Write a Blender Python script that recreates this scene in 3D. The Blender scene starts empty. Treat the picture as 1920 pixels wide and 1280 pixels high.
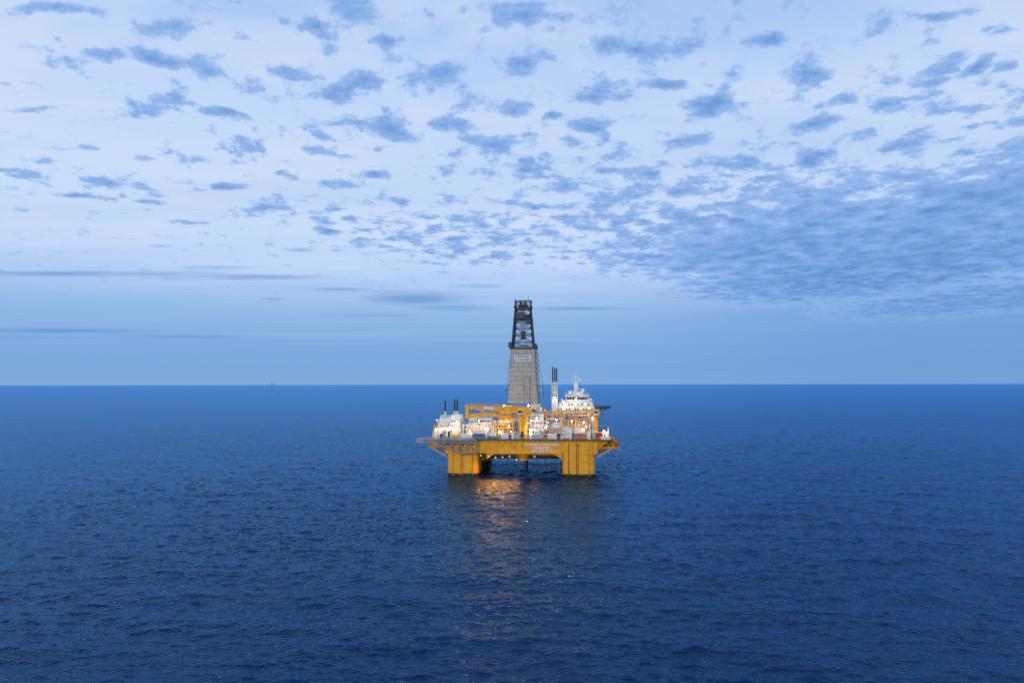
import bpy, math, random
import numpy as np
from mathutils import Vector, Matrix
random.seed(7); rng=np.random.default_rng(11)
scene=bpy.context.scene
col=scene.collection
try:
    scene.view_settings.view_transform='Standard'; scene.view_settings.look='None'; scene.view_settings.exposure=0
except Exception: pass

def lin(c):
    out=[]
    for v in c[:3]:
        v=v/255.0
        out.append(v/12.92 if v<=0.04045 else ((v+0.055)/1.055)**2.4)
    return (out[0],out[1],out[2],1.0)

# ---------------------------------------------------------------- camera
CAMZ=46.0; DIST=346.0; F=1280.0
PITCH=math.atan(80/1280)
cd=bpy.data.cameras.new("camera"); cd.sensor_width=36; cd.lens=24; cd.clip_start=1; cd.clip_end=250000
cam=bpy.data.objects.new("camera",cd); col.objects.link(cam)
cam.location=(0,-DIST,CAMZ)
cam.rotation_euler=(Matrix.Rotation(math.pi/2+PITCH,3,'X')@Matrix.Rotation(math.radians(-0.09),3,'Z')).to_euler()
scene.camera=cam

# ---------------------------------------------------------------- sky dome
def dirpix(px,py):
    x=(px-960)/F; yy=(640-py)/F
    d=Vector((x, math.cos(PITCH)-yy*math.sin(PITCH), math.sin(PITCH)+yy*math.cos(PITCH)))
    return d.normalized()
w=bpy.data.worlds.new("World"); scene.world=w; w.use_nodes=True
wb=w.node_tree.nodes['Background']; st=w.node_tree.nodes.new('ShaderNodeTexSky'); st.sky_type='NISHITA'; st.sun_disc=False
st.sun_elevation=math.radians(3); st.sun_rotation=math.radians(200)
w.node_tree.links.new(st.outputs[0],wb.inputs[0]); wb.inputs[1].default_value=.05

blobs=[(80,12,170,26),(350,60,150,36),(660,20,100,50),(712,62,80,32),(600,52,80,34),(620,95,60,30),(975,28,90,34),(950,8,150,20),(1090,38,150,24),
(970,117,130,40),(1210,85,190,46),(1420,85,120,40),(1660,40,60,34),(1730,22,190,26),(1870,62,70,30),(275,110,140,28),(150,125,110,26),(385,130,60,36),(530,120,100,42),
(625,178,130,42),(705,150,90,42),(820,145,120,58),(270,208,130,42),(312,188,70,26),(420,207,92,24),(75,195,120,14),(970,202,100,30),(1040,218,50,22),
(1135,170,95,50),(1235,163,120,24),(1335,190,80,85),(1298,257,90,44),(1365,160,50,30),(1540,135,115,42),(1650,205,110,38),(1765,128,90,36),(1735,158,50,24),(1825,130,56,36),
(1520,240,78,48),(1560,195,60,20),(1890,190,110,56),(1900,236,60,40),(1705,272,100,58),(1822,290,60,26),(1905,125,60,18),(1770,205,80,30),
(715,238,140,38),(850,230,105,32),(470,275,80,34),(392,298,60,22),(585,275,60,20),(612,255,50,14),(925,273,140,38),(1105,248,85,32),(1060,265,50,18),(1125,292,100,18),
(255,295,45,16),(190,335,115,18),(38,322,78,22),(80,304,60,10),(155,362,80,20),(540,325,40,20),(845,320,62,20),(1005,318,90,32),(1060,345,66,40),(1132,315,60,16),
(1230,330,80,22),(1510,300,100,38),(1380,310,90,28),(1440,332,90,18),(1178,370,78,42),(1292,355,110,36),(640,350,95,18),(700,325,50,14),(430,352,100,14),(280,350,60,14),
(290,380,60,12),(490,394,95,16),(362,417,60,8),(560,378,50,10),(760,378,50,16),(650,405,50,12),(620,432,50,14),(965,386,40,18),(1010,390,60,12),(1700,340,120,30),(1800,350,110,40),(1890,320,60,40),
(1870,400,140,60),(1830,240,50,16)]
streaks=[(170,511,480,11,.7),(440,518,330,12,.65),(780,560,190,30,.7),(850,576,170,14,.6),(1080,578,190,8,.55),(120,618,300,9,.8),(360,629,260,7,.7),(640,541,120,7,.5),(700,590,200,9,.35),(900,536,90,9,.5),(560,467,60,8,.6),(300,459,50,6,.4),(410,500,160,7,.35),(510,559,50,6,.5)]
# soft regions of broken cloud : centre, width, height, strength, falloff
regions=[(1500,385,500,130,.36,.36),(1780,420,480,220,.60,.40),(1450,465,480,150,.58,.38),(1640,510,620,150,.72,.46),(1840,565,480,90,.66,.46),
(1230,475,300,100,.34,.36),(1300,420,300,110,.34,.36),(880,450,620,130,.17,.30),(1130,400,320,120,.22,.30),(640,400,520,90,.06,.28),(1200,330,900,130,.08,.28),(1500,220,900,260,.0,.24),(800,230,1300,300,-.04,.2),(200,345,500,70,.02,.25),(1300,60,1300,200,-.04,.2)]
def ell(px,py,ww,hh):
    d=dirpix(px,py); u=d.x/d.z; v=d.y/d.z
    dl=dirpix(px-ww/2,py); dr=dirpix(px+ww/2,py); du=dirpix(px,py-hh/2); dd=dirpix(px,py+hh/2)
    return u,v,max(abs(dr.x/dr.z-dl.x/dl.z)/2,.01),max(abs(dd.y/dd.z-du.y/du.z)/2,.01)
RD=88000.
az=np.radians(np.concatenate([np.linspace(-45,45,601),np.arange(49,312,4.)])); el=np.radians(np.concatenate([[-.3],np.linspace(0,12,150),np.linspace(12.12,36,180),np.arange(38,88,3.),[89.9]]))
E,A=np.meshgrid(el,az,indexing='ij')
dx=np.cos(E)*np.sin(A); dy=np.cos(E)*np.cos(A); dz=np.sin(E)
zz=np.maximum(dz,.012); U=dx/zz; Vv=dy/zz
rr=np.sqrt(U*U+Vv*Vv)
lf=np.log(rr+1e-6)*6; aa=A*9
U=U+.013*rr**.5*(np.sin(2.1*aa+1.3*lf)+.6*np.sin(5.3*aa-3.1*lf+1)); Vv=Vv+.014*rr**.7*(np.sin(1.7*aa+2.9*lf+2)+.6*np.sin(4.1*lf-3.7*aa))
mind=np.full_like(U,9.)
for b_ in blobs:
    u,v,a,b=ell(*b_); mind=np.minimum(mind,np.sqrt(((U-u)/a)**2+((Vv-v)/b)**2))
cover=.48-.38*mind
bank=np.zeros_like(U)
for ri,(px,py,ww,hh,s,t) in enumerate(regions):
    u,v,a,b=ell(px,py,ww,hh); d=np.sqrt(((U-u)/a)**2+((Vv-v)/b)**2); cover=np.maximum(cover,s-t*np.minimum(d,3)**2.5)
    if 1<=ri<=4: bank=np.maximum(bank,np.clip(1.25-d,0,1))
cover=np.maximum(cover,-.17)
cover[(A>math.radians(46))&(A<math.radians(314))]=-.12
stk=np.zeros_like(U); U0=dx/zz; V0=dy/zz
for px,py,ww,hh,s in streaks:
    u,v,a,b=ell(px,py,ww,hh); d=np.sqrt(((U0-u)/a)**2+((V0-v)/b)**2); q=np.clip((1.4-d)/1.2,0,1); stk=np.maximum(stk,q*q*(3-2*q)*s)
ne,naz=E.shape
V_=np.stack([dx*RD,dy*RD,dz*RD],-1).reshape(-1,3)
I,J=np.meshgrid(np.arange(ne-1),np.arange(naz),indexing='ij'); J2=(J+1)%naz
Fq=np.stack([I*naz+J,I*naz+J2,(I+1)*naz+J2,(I+1)*naz+J],-1).reshape(-1,4)
def gridmesh(name,V,Fq):
    me=bpy.data.meshes.new(name); nv=len(V); nf=len(Fq)
    me.vertices.add(nv); me.vertices.foreach_set('co',V.astype(np.float32).ravel())
    me.loops.add(nf*4); me.loops.foreach_set('vertex_index',Fq.astype(np.int32).ravel())
    me.polygons.add(nf); me.polygons.foreach_set('loop_start',np.arange(0,nf*4,4,dtype=np.int32)); me.polygons.foreach_set('loop_total',np.full(nf,4,dtype=np.int32))
    me.polygons.foreach_set('use_smooth',np.ones(nf,dtype=bool)); me.update(calc_edges=True); return me
sme=gridmesh('sky',V_,Fq)
for nm_,ar_ in (('cover',cover),('streak',stk),('bank',bank)):
    at=sme.attributes.new(nm_,'FLOAT','POINT'); at.data.foreach_set('value',ar_.astype(np.float32).ravel())
sky=bpy.data.objects.new('sky',sme); col.objects.link(sky); sky.location=(0,-DIST,0); sky["kind"]="structure"; sky["label"]="pale blue dusk sky with scattered altocumulus clouds"
sky.visible_shadow=False
smat=bpy.data.materials.new('dusk_sky'); smat.use_nodes=True
try: smat.cycles.emission_sampling='NONE'
except Exception as ex: print(ex)
nt=smat.node_tree; nt.nodes.clear(); N=nt.nodes; L=nt.links
def nd(t,**k):
    n=N.new(t)
    for a,b in k.items(): setattr(n,a,b)
    return n
def setin(n,i,v):
    if isinstance(v,bpy.types.NodeSocket): L.new(v,n.inputs[i])
    else: n.inputs[i].default_value=v
def mth(op,a,b=None,c=None,clamp=False):
    n=nd('ShaderNodeMath',operation=op,use_clamp=clamp); setin(n,0,a)
    if b is not None: setin(n,1,b)
    if c is not None: setin(n,2,c)
    return n.outputs[0]
def vm(op,a,b=None,c=None):
    n=nd('ShaderNodeVectorMath',operation=op); setin(n,0,a)
    if b is not None: setin(n,1,b)
    if c is not None: setin(n,2,c)
    return n.outputs['Value'] if op=='LENGTH' else n.outputs[0]
def mapr(v,a,b,c=0.,d=1.,smooth=True):
    n=nd('ShaderNodeMapRange'); n.interpolation_type='SMOOTHSTEP' if smooth else 'LINEAR'
    setin(n,0,v); n.inputs[1].default_value=a; n.inputs[2].default_value=b; n.inputs[3].default_value=c; n.inputs[4].default_value=d
    return n.outputs[0]
def mixc(f,a,b):
    n=nd('ShaderNodeMix',data_type='RGBA'); setin(n,0,f); setin(n,6,a); setin(n,7,b); return n.outputs[2]
def noise(v,scale,detail,rough=0.55,dist=0.0):
    n=nd('ShaderNodeTexNoise'); L.new(v,n.inputs['Vector']); n.inputs['Scale'].default_value=scale
    n.inputs['Detail'].default_value=detail; n.inputs['Roughness'].default_value=rough; n.inputs['Distortion'].default_value=dist
    return n.outputs['Fac']
tc=nd('ShaderNodeTexCoord'); dirn=vm('NORMALIZE',tc.outputs['Object']); sep=nd('ShaderNodeSeparateXYZ'); L.new(dirn,sep.inputs[0])
X,Y,Z=sep.outputs
zc=mth('MAXIMUM',Z,0.004)
comb=nd('ShaderNodeCombineXYZ'); L.new(mth('DIVIDE',X,zc),comb.inputs[0]); L.new(mth('DIVIDE',Y,zc),comb.inputs[1])
P=comb.outputs[0]
rl=mth('POWER',mth('MAXIMUM',vm('LENGTH',P),.05),-0.34)
sc_=nd('ShaderNodeVectorMath',operation='SCALE'); L.new(P,sc_.inputs[0]); L.new(rl,sc_.inputs['Scale']); Pn=sc_.outputs[0]
def attr(nm_):
    q=nd('ShaderNodeAttribute'); q.attribute_name=nm_; return q.outputs['Fac']
cv=attr('cover'); sk=attr('streak'); bk=attr('bank')
n1=noise(Pn,10.5,6,.60,.15); n3=noise(Pn,36.,4,.62)
nb=noise(Pn,7.5,5,.5,.2)
big=mth('MULTIPLY_ADD',n1,2.1,-1.05)
soft=mth('MULTIPLY_ADD',nb,2.2,-1.1)
lump=nd('ShaderNodeMix',data_type='FLOAT'); L.new(mth('MULTIPLY',bk,.6),lump.inputs[0]); L.new(big,lump.inputs[2]); L.new(soft,lump.inputs[3])
dn=mth('ADD',cv,lump.outputs[0])
dn=mth('ADD',dn,mth('MULTIPLY',mth('MULTIPLY_ADD',n3,.55,-.275),mth('MULTIPLY_ADD',bk,-.5,1.0)))
alpha=mapr(dn,-0.03,0.30)
thick=mapr(dn,0.05,0.8)
sa=mth('MULTIPLY',sk,mapr(noise(vm('MULTIPLY',P,(.5,1.3,1)),1.3,5,.6),.34,.56,.35,1.))
ramp=nd('ShaderNodeValToRGB'); L.new(Z,ramp.inputs[0]); cr=ramp.color_ramp
stops=[(722,(130,170,218)),(690,(125,168,218)),(650,(129,171,222)),(600,(143,183,230)),(555,(167,199,240)),(500,(189,214,248)),(430,(199,221,250)),(330,(202,223,250)),(200,(190,214,248)),(90,(176,205,245)),(0,(162,196,242))]
pos=[(max(0,dirpix(960,p).z),c) for p,c in stops]
pos.append((0.75,(118,164,228))); pos.append((1.0,(100,150,220)))
cr.elements[0].position=pos[0][0]; cr.elements[0].color=lin(pos[0][1])
cr.elements[1].position=pos[-1][0]; cr.elements[1].color=lin(pos[-1][1])
for p_,c_ in pos[1:-1]:
    e=cr.elements.new(p_); e.color=lin(c_)
vn=noise(vm('MULTIPLY',Pn,(.8,1.6,1)),1.6,6,.6)
vn2=noise(vm('MULTIPLY',P,(.25,1.,1)),.5,4,.55)
base=mixc(mth('MULTIPLY',mapr(vn,.40,.64,0,.7),mapr(Z,.10,.25)),ramp.outputs[0],lin((210,224,249)))
base=mixc(mth('MULTIPLY',mapr(vn2,.45,.65,0,.35),mapr(Z,.02,.08)),base,lin((150,188,235)))
azr=mth('DIVIDE',X,mth('MAXIMUM',Y,.05))
rightm=mth('MULTIPLY',mapr(azr,.0,.6),mapr(Z,.18,.09))
base=mixc(mth('MULTIPLY',rightm,.70),base,lin((108,156,214)))
inner=noise(Pn,14.,5,.58)
dark=mixc(mapr(inner,.36,.66),lin((90,141,208)),lin((117,163,225)))
ccol=mixc(thick,lin((150,187,239)),dark)
c2=mixc(mth('MULTIPLY',alpha,mapr(Z,.04,.125,.0,.93)),base,ccol)
c3=mixc(sa,c2,lin((100,148,210)))
# brighter, warmer after-glow on the sun side of the sky (behind the viewer)
glow=mth('MULTIPLY',mapr(Y,-.1,-.95),mapr(Z,.75,.05))
c4=mixc(mth('MULTIPLY',glow,.6),c3,(1.0,.86,.74,1))
em_=nd('ShaderNodeEmission'); L.new(c4,em_.inputs[0]); em_.inputs[1].default_value=1.0
wo=nd('ShaderNodeOutputMaterial'); L.new(em_.outputs[0],wo.inputs[0])
sme.materials.append(smat)

# ---------------------------------------------------------------- materials
def newmat(name):
    m=bpy.data.materials.new(name); m.use_nodes=True
    return m,m.node_tree,m.node_tree.nodes['Principled BSDF']
def paint(name,c,rough=.45,dirt=(.12,.07,.04),amt=.5,metal=0.,scale=.35,waterline=False):
    m,t,b=newmat(name); n=t.nodes; l=t.links
    geo=n.new('ShaderNodeTexCoord')
    mp=n.new('ShaderNodeMapping'); l.new(geo.outputs['Object'],mp.inputs[0]); mp.inputs['Scale'].default_value=(1,1,.18)
    n1=n.new('ShaderNodeTexNoise'); l.new(mp.outputs[0],n1.inputs['Vector']); n1.inputs['Scale'].default_value=scale*2.2; n1.inputs['Detail'].default_value=6; n1.inputs['Roughness'].default_value=.65
    n2=n.new('ShaderNodeTexNoise'); l.new(geo.outputs['Object'],n2.inputs['Vector']); n2.inputs['Scale'].default_value=scale; n2.inputs['Detail'].default_value=5
    r1=n.new('ShaderNodeMapRange'); l.new(n1.outputs['Fac'],r1.inputs[0]); r1.inputs[1].default_value=.5; r1.inputs[2].default_value=.78; r1.inputs[4].default_value=amt
    mx=n.new('ShaderNodeMix'); mx.data_type='RGBA'; l.new(r1.outputs[0],mx.inputs[0]); mx.inputs[6].default_value=(*c,1); mx.inputs[7].default_value=(*dirt,1)
    hv=n.new('ShaderNodeMapRange'); l.new(n2.outputs['Fac'],hv.inputs[0]); hv.inputs[1].default_value=.3; hv.inputs[2].default_value=.7; hv.inputs[3].default_value=.8; hv.inputs[4].default_value=1.06
    sc=n.new('ShaderNodeVectorMath'); sc.operation='SCALE'; l.new(mx.outputs[2],sc.inputs[0]); l.new(hv.outputs[0],sc.inputs['Scale'])
    out=sc.outputs[0]
    if waterline:
        sp=n.new('ShaderNodeSeparateXYZ'); l.new(geo.outputs['Object'],sp.inputs[0])
        ad=n.new('ShaderNodeMath'); ad.operation='MULTIPLY_ADD'; l.new(n1.outputs['Fac'],ad.inputs[0]); ad.inputs[1].default_value=-1.6; l.new(sp.outputs[2],ad.inputs[2])
        w1=n.new('ShaderNodeMapRange'); l.new(ad.outputs[0],w1.inputs[0]); w1.inputs[1].default_value=.25; w1.inputs[2].default_value=.7
        m2=n.new('ShaderNodeMix'); m2.data_type='RGBA'; l.new(w1.outputs[0],m2.inputs[0]); m2.inputs[6].default_value=(.02,.018,.014,1); l.new(out,m2.inputs[7]); out=m2.outputs[2]
    l.new(out,b.inputs['Base Color']); b.inputs['Roughness'].default_value=rough; b.inputs['Metallic'].default_value=metal
    return m
M={}
M['yellow']=paint('yellow_paint',(.82,.39,.008),.6,(.40,.15,.012),.5)
M['hull']=paint('hull_paint',(.82,.39,.008),.6,(.40,.15,.012),.5,waterline=True)
M['white']=paint('white_paint',(.78,.79,.78),.45,(.36,.30,.22),.45)
M['grey']=paint('grey_steel',(.30,.32,.33),.5,(.12,.09,.07),.5)
M['lgrey']=paint('galvanised_steel',(.46,.48,.49),.5,(.2,.17,.14),.4)
M['dark']=paint('dark_steel',(.028,.036,.05),.5,(.02,.018,.015),.5)
M['black']=paint('black_paint',(.012,.012,.014),.5,(.03,.02,.015),.5)
M['orange']=paint('orange_paint',(.50,.16,.02),.5,(.2,.06,.02),.5)
M['ochre']=paint('ochre_pipe',(.50,.22,.012),.6,(.3,.1,.02),.5)
M['deckg']=paint('deck_plating',(.10,.13,.12),.7,(.12,.07,.04),.6)
M['blue']=paint('blue_paint',(.03,.12,.36),.5,(.05,.05,.05),.4)
M['red']=paint('red_paint',(.5,.03,.02),.5,(.1,.03,.02),.4)
M['green']=paint('green_deck',(.03,.10,.07),.7,(.04,.05,.04),.4)
M['sign']=paint('sign_board',(.58,.64,.70),.5,(.5,.5,.5),.1)
M['ink']=paint('blue_lettering',(.02,.06,.22),.5,(.02,.05,.15),.1)
M['letter']=paint('white_lettering',(.95,.95,.95),.5,(.9,.9,.9),.1)
m,t,b=newmat('window_glass'); b.inputs['Base Color'].default_value=(.02,.03,.04,1); b.inputs['Roughness'].default_value=.08; M['glass']=m
def emis(name,c,s):
    m,t,b=newmat(name); b.inputs['Base Color'].default_value=(.8,.8,.8,1); b.inputs['Emission Color'].default_value=(*c,1); b.inputs['Emission Strength'].default_value=s
    try: m.cycles.emission_sampling='NONE'
    except Exception: pass
    return m
M['lampw']=emis('lamp_warm',(1,.66,.28),7); M['lampc']=emis('lamp_white',(1,.88,.65),6); M['lampo']=emis('lamp_sodium',(1,.48,.08),8)
M['winlit']=emis('lit_window',(1,.75,.4),1.2)
m,t,b=newmat('derrick_cladding'); n=t.nodes; l=t.links
g=n.new('ShaderNodeTexCoord'); mp=n.new('ShaderNodeMapping'); l.new(g.outputs['Object'],mp.inputs[0]); mp.inputs['Scale'].default_value=(.36,.36,.40)
sn=n.new('ShaderNodeVectorMath'); sn.operation='FLOOR'; l.new(mp.outputs[0],sn.inputs[0])
wh=n.new('ShaderNodeTexWhiteNoise'); l.new(sn.outputs[0],wh.inputs['Vector'])
m2=n.new('ShaderNodeMapping'); l.new(g.outputs['Object'],m2.inputs[0]); m2.inputs['Scale'].default_value=(2.,2.,.15)
nn=n.new('ShaderNodeTexNoise'); l.new(m2.outputs[0],nn.inputs['Vector']); nn.inputs['Scale'].default_value=.6; nn.inputs['Detail'].default_value=6
a1=n.new('ShaderNodeMath'); a1.operation='MULTIPLY_ADD'; l.new(wh.outputs['Value'],a1.inputs[0]); a1.inputs[1].default_value=.22; l.new(nn.outputs['Fac'],a1.inputs[2])
cr2=n.new('ShaderNodeValToRGB'); l.new(a1.outputs[0],cr2.inputs[0]); cr2.color_ramp.elements[0].position=.3; cr2.color_ramp.elements[0].color=(.25,.24,.22,1)
cr2.color_ramp.elements[1].position=.9; cr2.color_ramp.elements[1].color=(.42,.40,.37,1)
l.new(cr2.outputs[0],b.inputs['Base Color']); b.inputs['Roughness'].default_value=.55; M['clad']=m

# ---------------------------------------------------------------- mesh builder
OY=37.0
class MB:
    def __init__(s): s.v=[]; s.f=[]; s.m=[]; s.mats=[]; s.sm=[]
    def mi(s,k):
        if k not in s.mats: s.mats.append(k)
        return s.mats.index(k)
    def add(s,vs,fs,k,smooth=False):
        o=len(s.v); s.v+= [tuple(v) for v in vs]; i=s.mi(k)
        for f in fs: s.f.append(tuple(o+j for j in f)); s.m.append(i); s.sm.append(smooth)
    def frus(s,cx,cy,z0,z1,a0,b0,a1,b1,k,cx1=None,cy1=None):
        cx1=cx if cx1 is None else cx1; cy1=cy if cy1 is None else cy1
        vs=[(cx-a0,cy-b0,z0),(cx+a0,cy-b0,z0),(cx+a0,cy+b0,z0),(cx-a0,cy+b0,z0),(cx1-a1,cy1-b1,z1),(cx1+a1,cy1-b1,z1),(cx1+a1,cy1+b1,z1),(cx1-a1,cy1+b1,z1)]
        s.add(vs,[(3,2,1,0),(4,5,6,7),(0,1,5,4),(1,2,6,5),(2,3,7,6),(3,0,4,7)],k)
    def box(s,x0,x1,y0,y1,z0,z1,k):
        s.frus((x0+x1)/2,(y0+y1)/2,z0,z1,(x1-x0)/2,(y1-y0)/2,(x1-x0)/2,(y1-y0)/2,k)
    def cyl(s,p,q,r,k,n=8,r1=None,smooth=True):
        p=Vector(p); q=Vector(q); d=(q-p); r1=r if r1 is None else r1
        if d.length<1e-6: return
        d.normalize(); u=d.orthogonal().normalized(); 
        if abs(d.z)<.9: u=Vector((0,0,1)).cross(d).normalized()
        w_=d.cross(u); ph=math.pi/n
        vs=[];
        for c,rr in((p,r),(q,r1)):
            for i in range(n):
                a=2*math.pi*i/n+ph; vs.append(c+(u*math.cos(a)+w_*math.sin(a))*rr)
        fs=[(i,(i+1)%n,n+(i+1)%n,n+i) for i in range(n)]
        s.add(vs,fs,k,smooth and n>5); s.add(vs[:n],[tuple(range(n))[::-1]],k); s.add(vs[n:],[tuple(range(n))],k)
    def beam(s,p,q,w_,k): s.cyl(p,q,w_*.707,k,4,None,False)
    def sph(s,c,r,k,n=14,m_=8,sz=1.):
        vs=[];fs=[]
        for j in range(m_+1):
            a=math.pi*j/m_
            for i in range(n):
                b_=2*math.pi*i/n; vs.append((c[0]+r*math.sin(a)*math.cos(b_),c[1]+r*math.sin(a)*math.sin(b_),c[2]+r*sz*math.cos(a)))
        for j in range(m_):
            for i in range(n): fs.append((j*n+i,j*n+(i+1)%n,(j+1)*n+(i+1)%n,(j+1)*n+i)[::-1])
        s.add(vs,fs,k,True)
    def rail(s,pts,k='lgrey',h=1.15,t=.09,step=2.2):
        for a,b_ in zip(pts[:-1],pts[1:]):
            a=Vector(a);b_=Vector(b_); n=max(1,int((b_-a).length/step))
            for i in range(n+1):
                p=a.lerp(b_,i/n); s.beam(p,p+Vector((0,0,h)),t,k)
            for hh in(.55,1.):
                s.beam(a+Vector((0,0,h*hh)),b_+Vector((0,0,h*hh)),t,k)
    def truss(s,a,b_,hgt,wid,k,n=8,t=.25,tt=.16):
        a=Vector(a);b_=Vector(b_); d=(b_-a).normalized(); up=Vector((0,0,1)); sd=d.cross(up).normalized()
        up=sd.cross(d)
        c=[sd*(wid/2)*i+up*hgt/2*j for i,j in((-1,-1),(1,-1),(1,1),(-1,1))]
        for o in c: s.beam(a+o,b_+o,t,k)
        for i in range(n+1):
            p=a.lerp(b_,i/n)
            for j in range(4): s.beam(p+c[j],p+c[(j+1)%4],tt,k)
            if i<n:
                q=a.lerp(b_,(i+1)/n)
                for j in range(4):
                    x,y=(j,(j+1)%4) if i%2 else ((j+1)%4,j)
                    s.beam(p+c[x],q+c[y],tt,k)
    def rbox(s,x0,x1,y0,y1,z0,z1,r,k,n=5):
        pts=[]
        for cx,cy,a0 in((x1-r,y1-r,0),(x0+r,y1-r,90),(x0+r,y0+r,180),(x1-r,y0+r,270)):
            for i in range(n+1):
                a=math.radians(a0+90*i/n); pts.append((cx+r*math.cos(a),cy+r*math.sin(a)))
        m_=len(pts); vs=[(x,y,z0) for x,y in pts]+[(x,y,z1) for x,y in pts]
        s.add(vs,[(i,(i+1)%m_,m_+(i+1)%m_,m_+i) for i in range(m_)]+[tuple(range(m_))[::-1],tuple(range(m_,2*m_))],k)
    def done(s,name,parent,label=None,off=True):
        me=bpy.data.meshes.new(name); me.from_pydata([(x,y-(OY if off else 0),z) for x,y,z in s.v],[],s.f)
        for k in s.mats: me.materials.append(M[k])
        me.polygons.foreach_set('material_index',s.m); me.polygons.foreach_set('use_smooth',s.sm); me.update()
        o=bpy.data.objects.new(name,me); col.objects.link(o)
        if parent is not None: o.parent=parent
        if label: o["label"]=label
        return o
def empty(name,loc,rz=0,parent=None):
    o=bpy.data.objects.new(name,None); col.objects.link(o); o.location=loc; o.rotation_euler[2]=rz; o.empty_display_size=5
    if parent: o.parent=parent
    return o
def single(name,parent,*boxes):
    e=MB()
    for b_ in boxes: e.box(*b_)
    return e.done(name,parent)

YAW=math.radians(-4)
rig=empty("drilling_rig",(4.2-OY*math.sin(YAW),OY*math.cos(YAW),0),YAW)
rig["label"]="yellow semi-submersible drilling rig with grey derrick, lit, standing in the sea"
rig["category"]="oil rig"

# hull deck box
h=MB()
XL,XR=-38.5,38.5
h.box(XL,XR,1.0,74,11.2,18.0,'yellow')
h.box(-17.5,21.2,.55,.98,11.0,11.7,'yellow'); h.box(-17.5,21.2,.45,.98,17.1,17.9,'yellow')
for i in range(12):
    x=-15.5+i*3.25
    if 1<x<20: continue
    h.box(x,x+.22,.7,.985,11.72,17.08,'yellow')
h.frus(-38.5,37,13.2,18.01,1,34,6,36,'yellow')
h.frus(38.5,37,13.2,18.01,1,34,6,36,'yellow')
for xa,s_ in((-17.3,1),(20.9,-1)):
    vs=[(xa,1.2,8.2),(xa,14,8.2),(xa,1.2,11.19),(xa,14,11.19),(xa+4.5*s_,1.2,11.19),(xa+4.5*s_,14,11.19)]
    h.add(vs,[(0,1,3,2),(0,2,4),(1,5,3),(0,4,5,1),(2,3,5,4)],'yellow')
hull=h.done('deck_box',rig,"yellow steel deck box with white lettering")
h=MB(); h.box(-45.5,45.5,-.9,76,18.05,18.35,'deckg'); deck=h.done('main_deck',rig)
h=MB(); 
h.rail([(-45.3,-.7,18.35),(45.3,-.7,18.35),(45.3,75.8,18.35),(-45.3,75.8,18.35),(-45.3,-.7,18.35)])
h.done('railing',rig)
for x in range(-44,46,3):
    h=MB(); h.beam((x,-.8,17.9),(x,1.0,16.6),.2,'yellow'); h.done('walkway_bracket',rig)
for i,(x0,x1,y0,y1) in enumerate([(-37.2,-21.4,0,16),(21,37.2,0,16),(-37.2,-21.4,58,74),(21,37.2,58,74)]):
    h=MB(); h.rbox(x0,x1,y0,y1,-9,11.15,2.4,'hull')
    h.rbox(x0+.2,x1-.2,y0+.1,y1-.1,11.16,17.0,2.2,'yellow')
    h.rbox(x0-.15,x1+.15,y0-.15,y1+.15,10.7,11.15,2.5,'yellow')
    c=h.done('column',rig)
    for xx in (x0+3.0,x0+7.0,x0+7.9,x1-2.9):
        f=MB(); f.cyl((xx,y0-.22,-5),(xx,y0-.22,16.5),.14,'dark' if (i%2 and xx!=x1-2.9) else 'ochre',6); f.done('caisson_pipe',c)
    for zz in(3.4,7.2): single('rubbing_strake',c,(x0+3.2,x1-3.2,y0-.07,y0-.01,zz,zz+.14,'ochre'))
h=MB(); h.cyl((1.2,4.5,8.2),(1.2,4.5,11.19),2.2,'yellow',20,4.6); h.cyl((1.2,4.5,7.6),(1.2,4.5,8.2),2.4,'yellow',20); h.done('pedestal_foot',rig)
h=MB(); h.cyl((1.5,37,-6),(1.5,37,11.2),.55,'dark',10); h.cyl((1.5,37,6),(1.5,37,9),1.1,'dark',10); h.done('riser',rig)
h=MB(); h.cyl((1.6,10,3.2),(1.6,10,11.2),.35,'dark',8); h.cyl((1.6,10,3.0),(1.6,10,5.0),.7,'dark',8); h.done('riser',rig)
for x,y,zb in((-14,12,1),(-12.5,30,0),(-8,22,4),(-5.5,40,0),(8,15,3),(12,34,0),(15.5,20,2),(17.5,12,6),(5,45,0)):
    h=MB(); h.cyl((x,y,zb-2),(x,y,11.2),.11,'dark',6); h.done('hanging_hose',rig)
for y in (8,66):
    h=MB(); z=2.6 if y>50 else 9.6; h.cyl((-21.5,y,z),(21.1,y,z),.9 if y>50 else .5,'yellow',12); h.done('cross_brace',rig)
for y in range(14,70,8): single('underdeck_beam',rig,(-20,20,y,y+.6,9.9,11.18,'dark'))

def text_mesh(s,name,parent,cx,y,z,wid,hgt,mat,bold=.026):
    cu=bpy.data.curves.new(name,'FONT'); cu.body=s; cu.align_x='CENTER'; cu.align_y='CENTER'; cu.extrude=.02; cu.space_character=1.2; cu.offset=bold
    ob=bpy.data.objects.new(name,cu); col.objects.link(ob); bpy.context.view_layer.update()
    me=bpy.data.meshes.new_from_object(ob.evaluated_get(bpy.context.evaluated_depsgraph_get()))
    bpy.data.objects.remove(ob)
    co=np.empty(len(me.vertices)*3); me.vertices.foreach_get('co',co); co=co.reshape(-1,3)
    mn=co.min(0); mx=co.max(0); c=(mn+mx)/2; sz=mx-mn
    out=np.empty_like(co); out[:,0]=(co[:,0]-c[0])/sz[0]*wid+cx; out[:,1]=y-OY-(co[:,2])*1.5; out[:,2]=(co[:,1]-c[1])/sz[1]*hgt+z
    me.vertices.foreach_set('co',out.ravel()); me.materials.clear(); me.materials.append(M[mat]); me.update()
    o=bpy.data.objects.new(name,me); col.objects.link(o); o.parent=parent; return o
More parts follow.
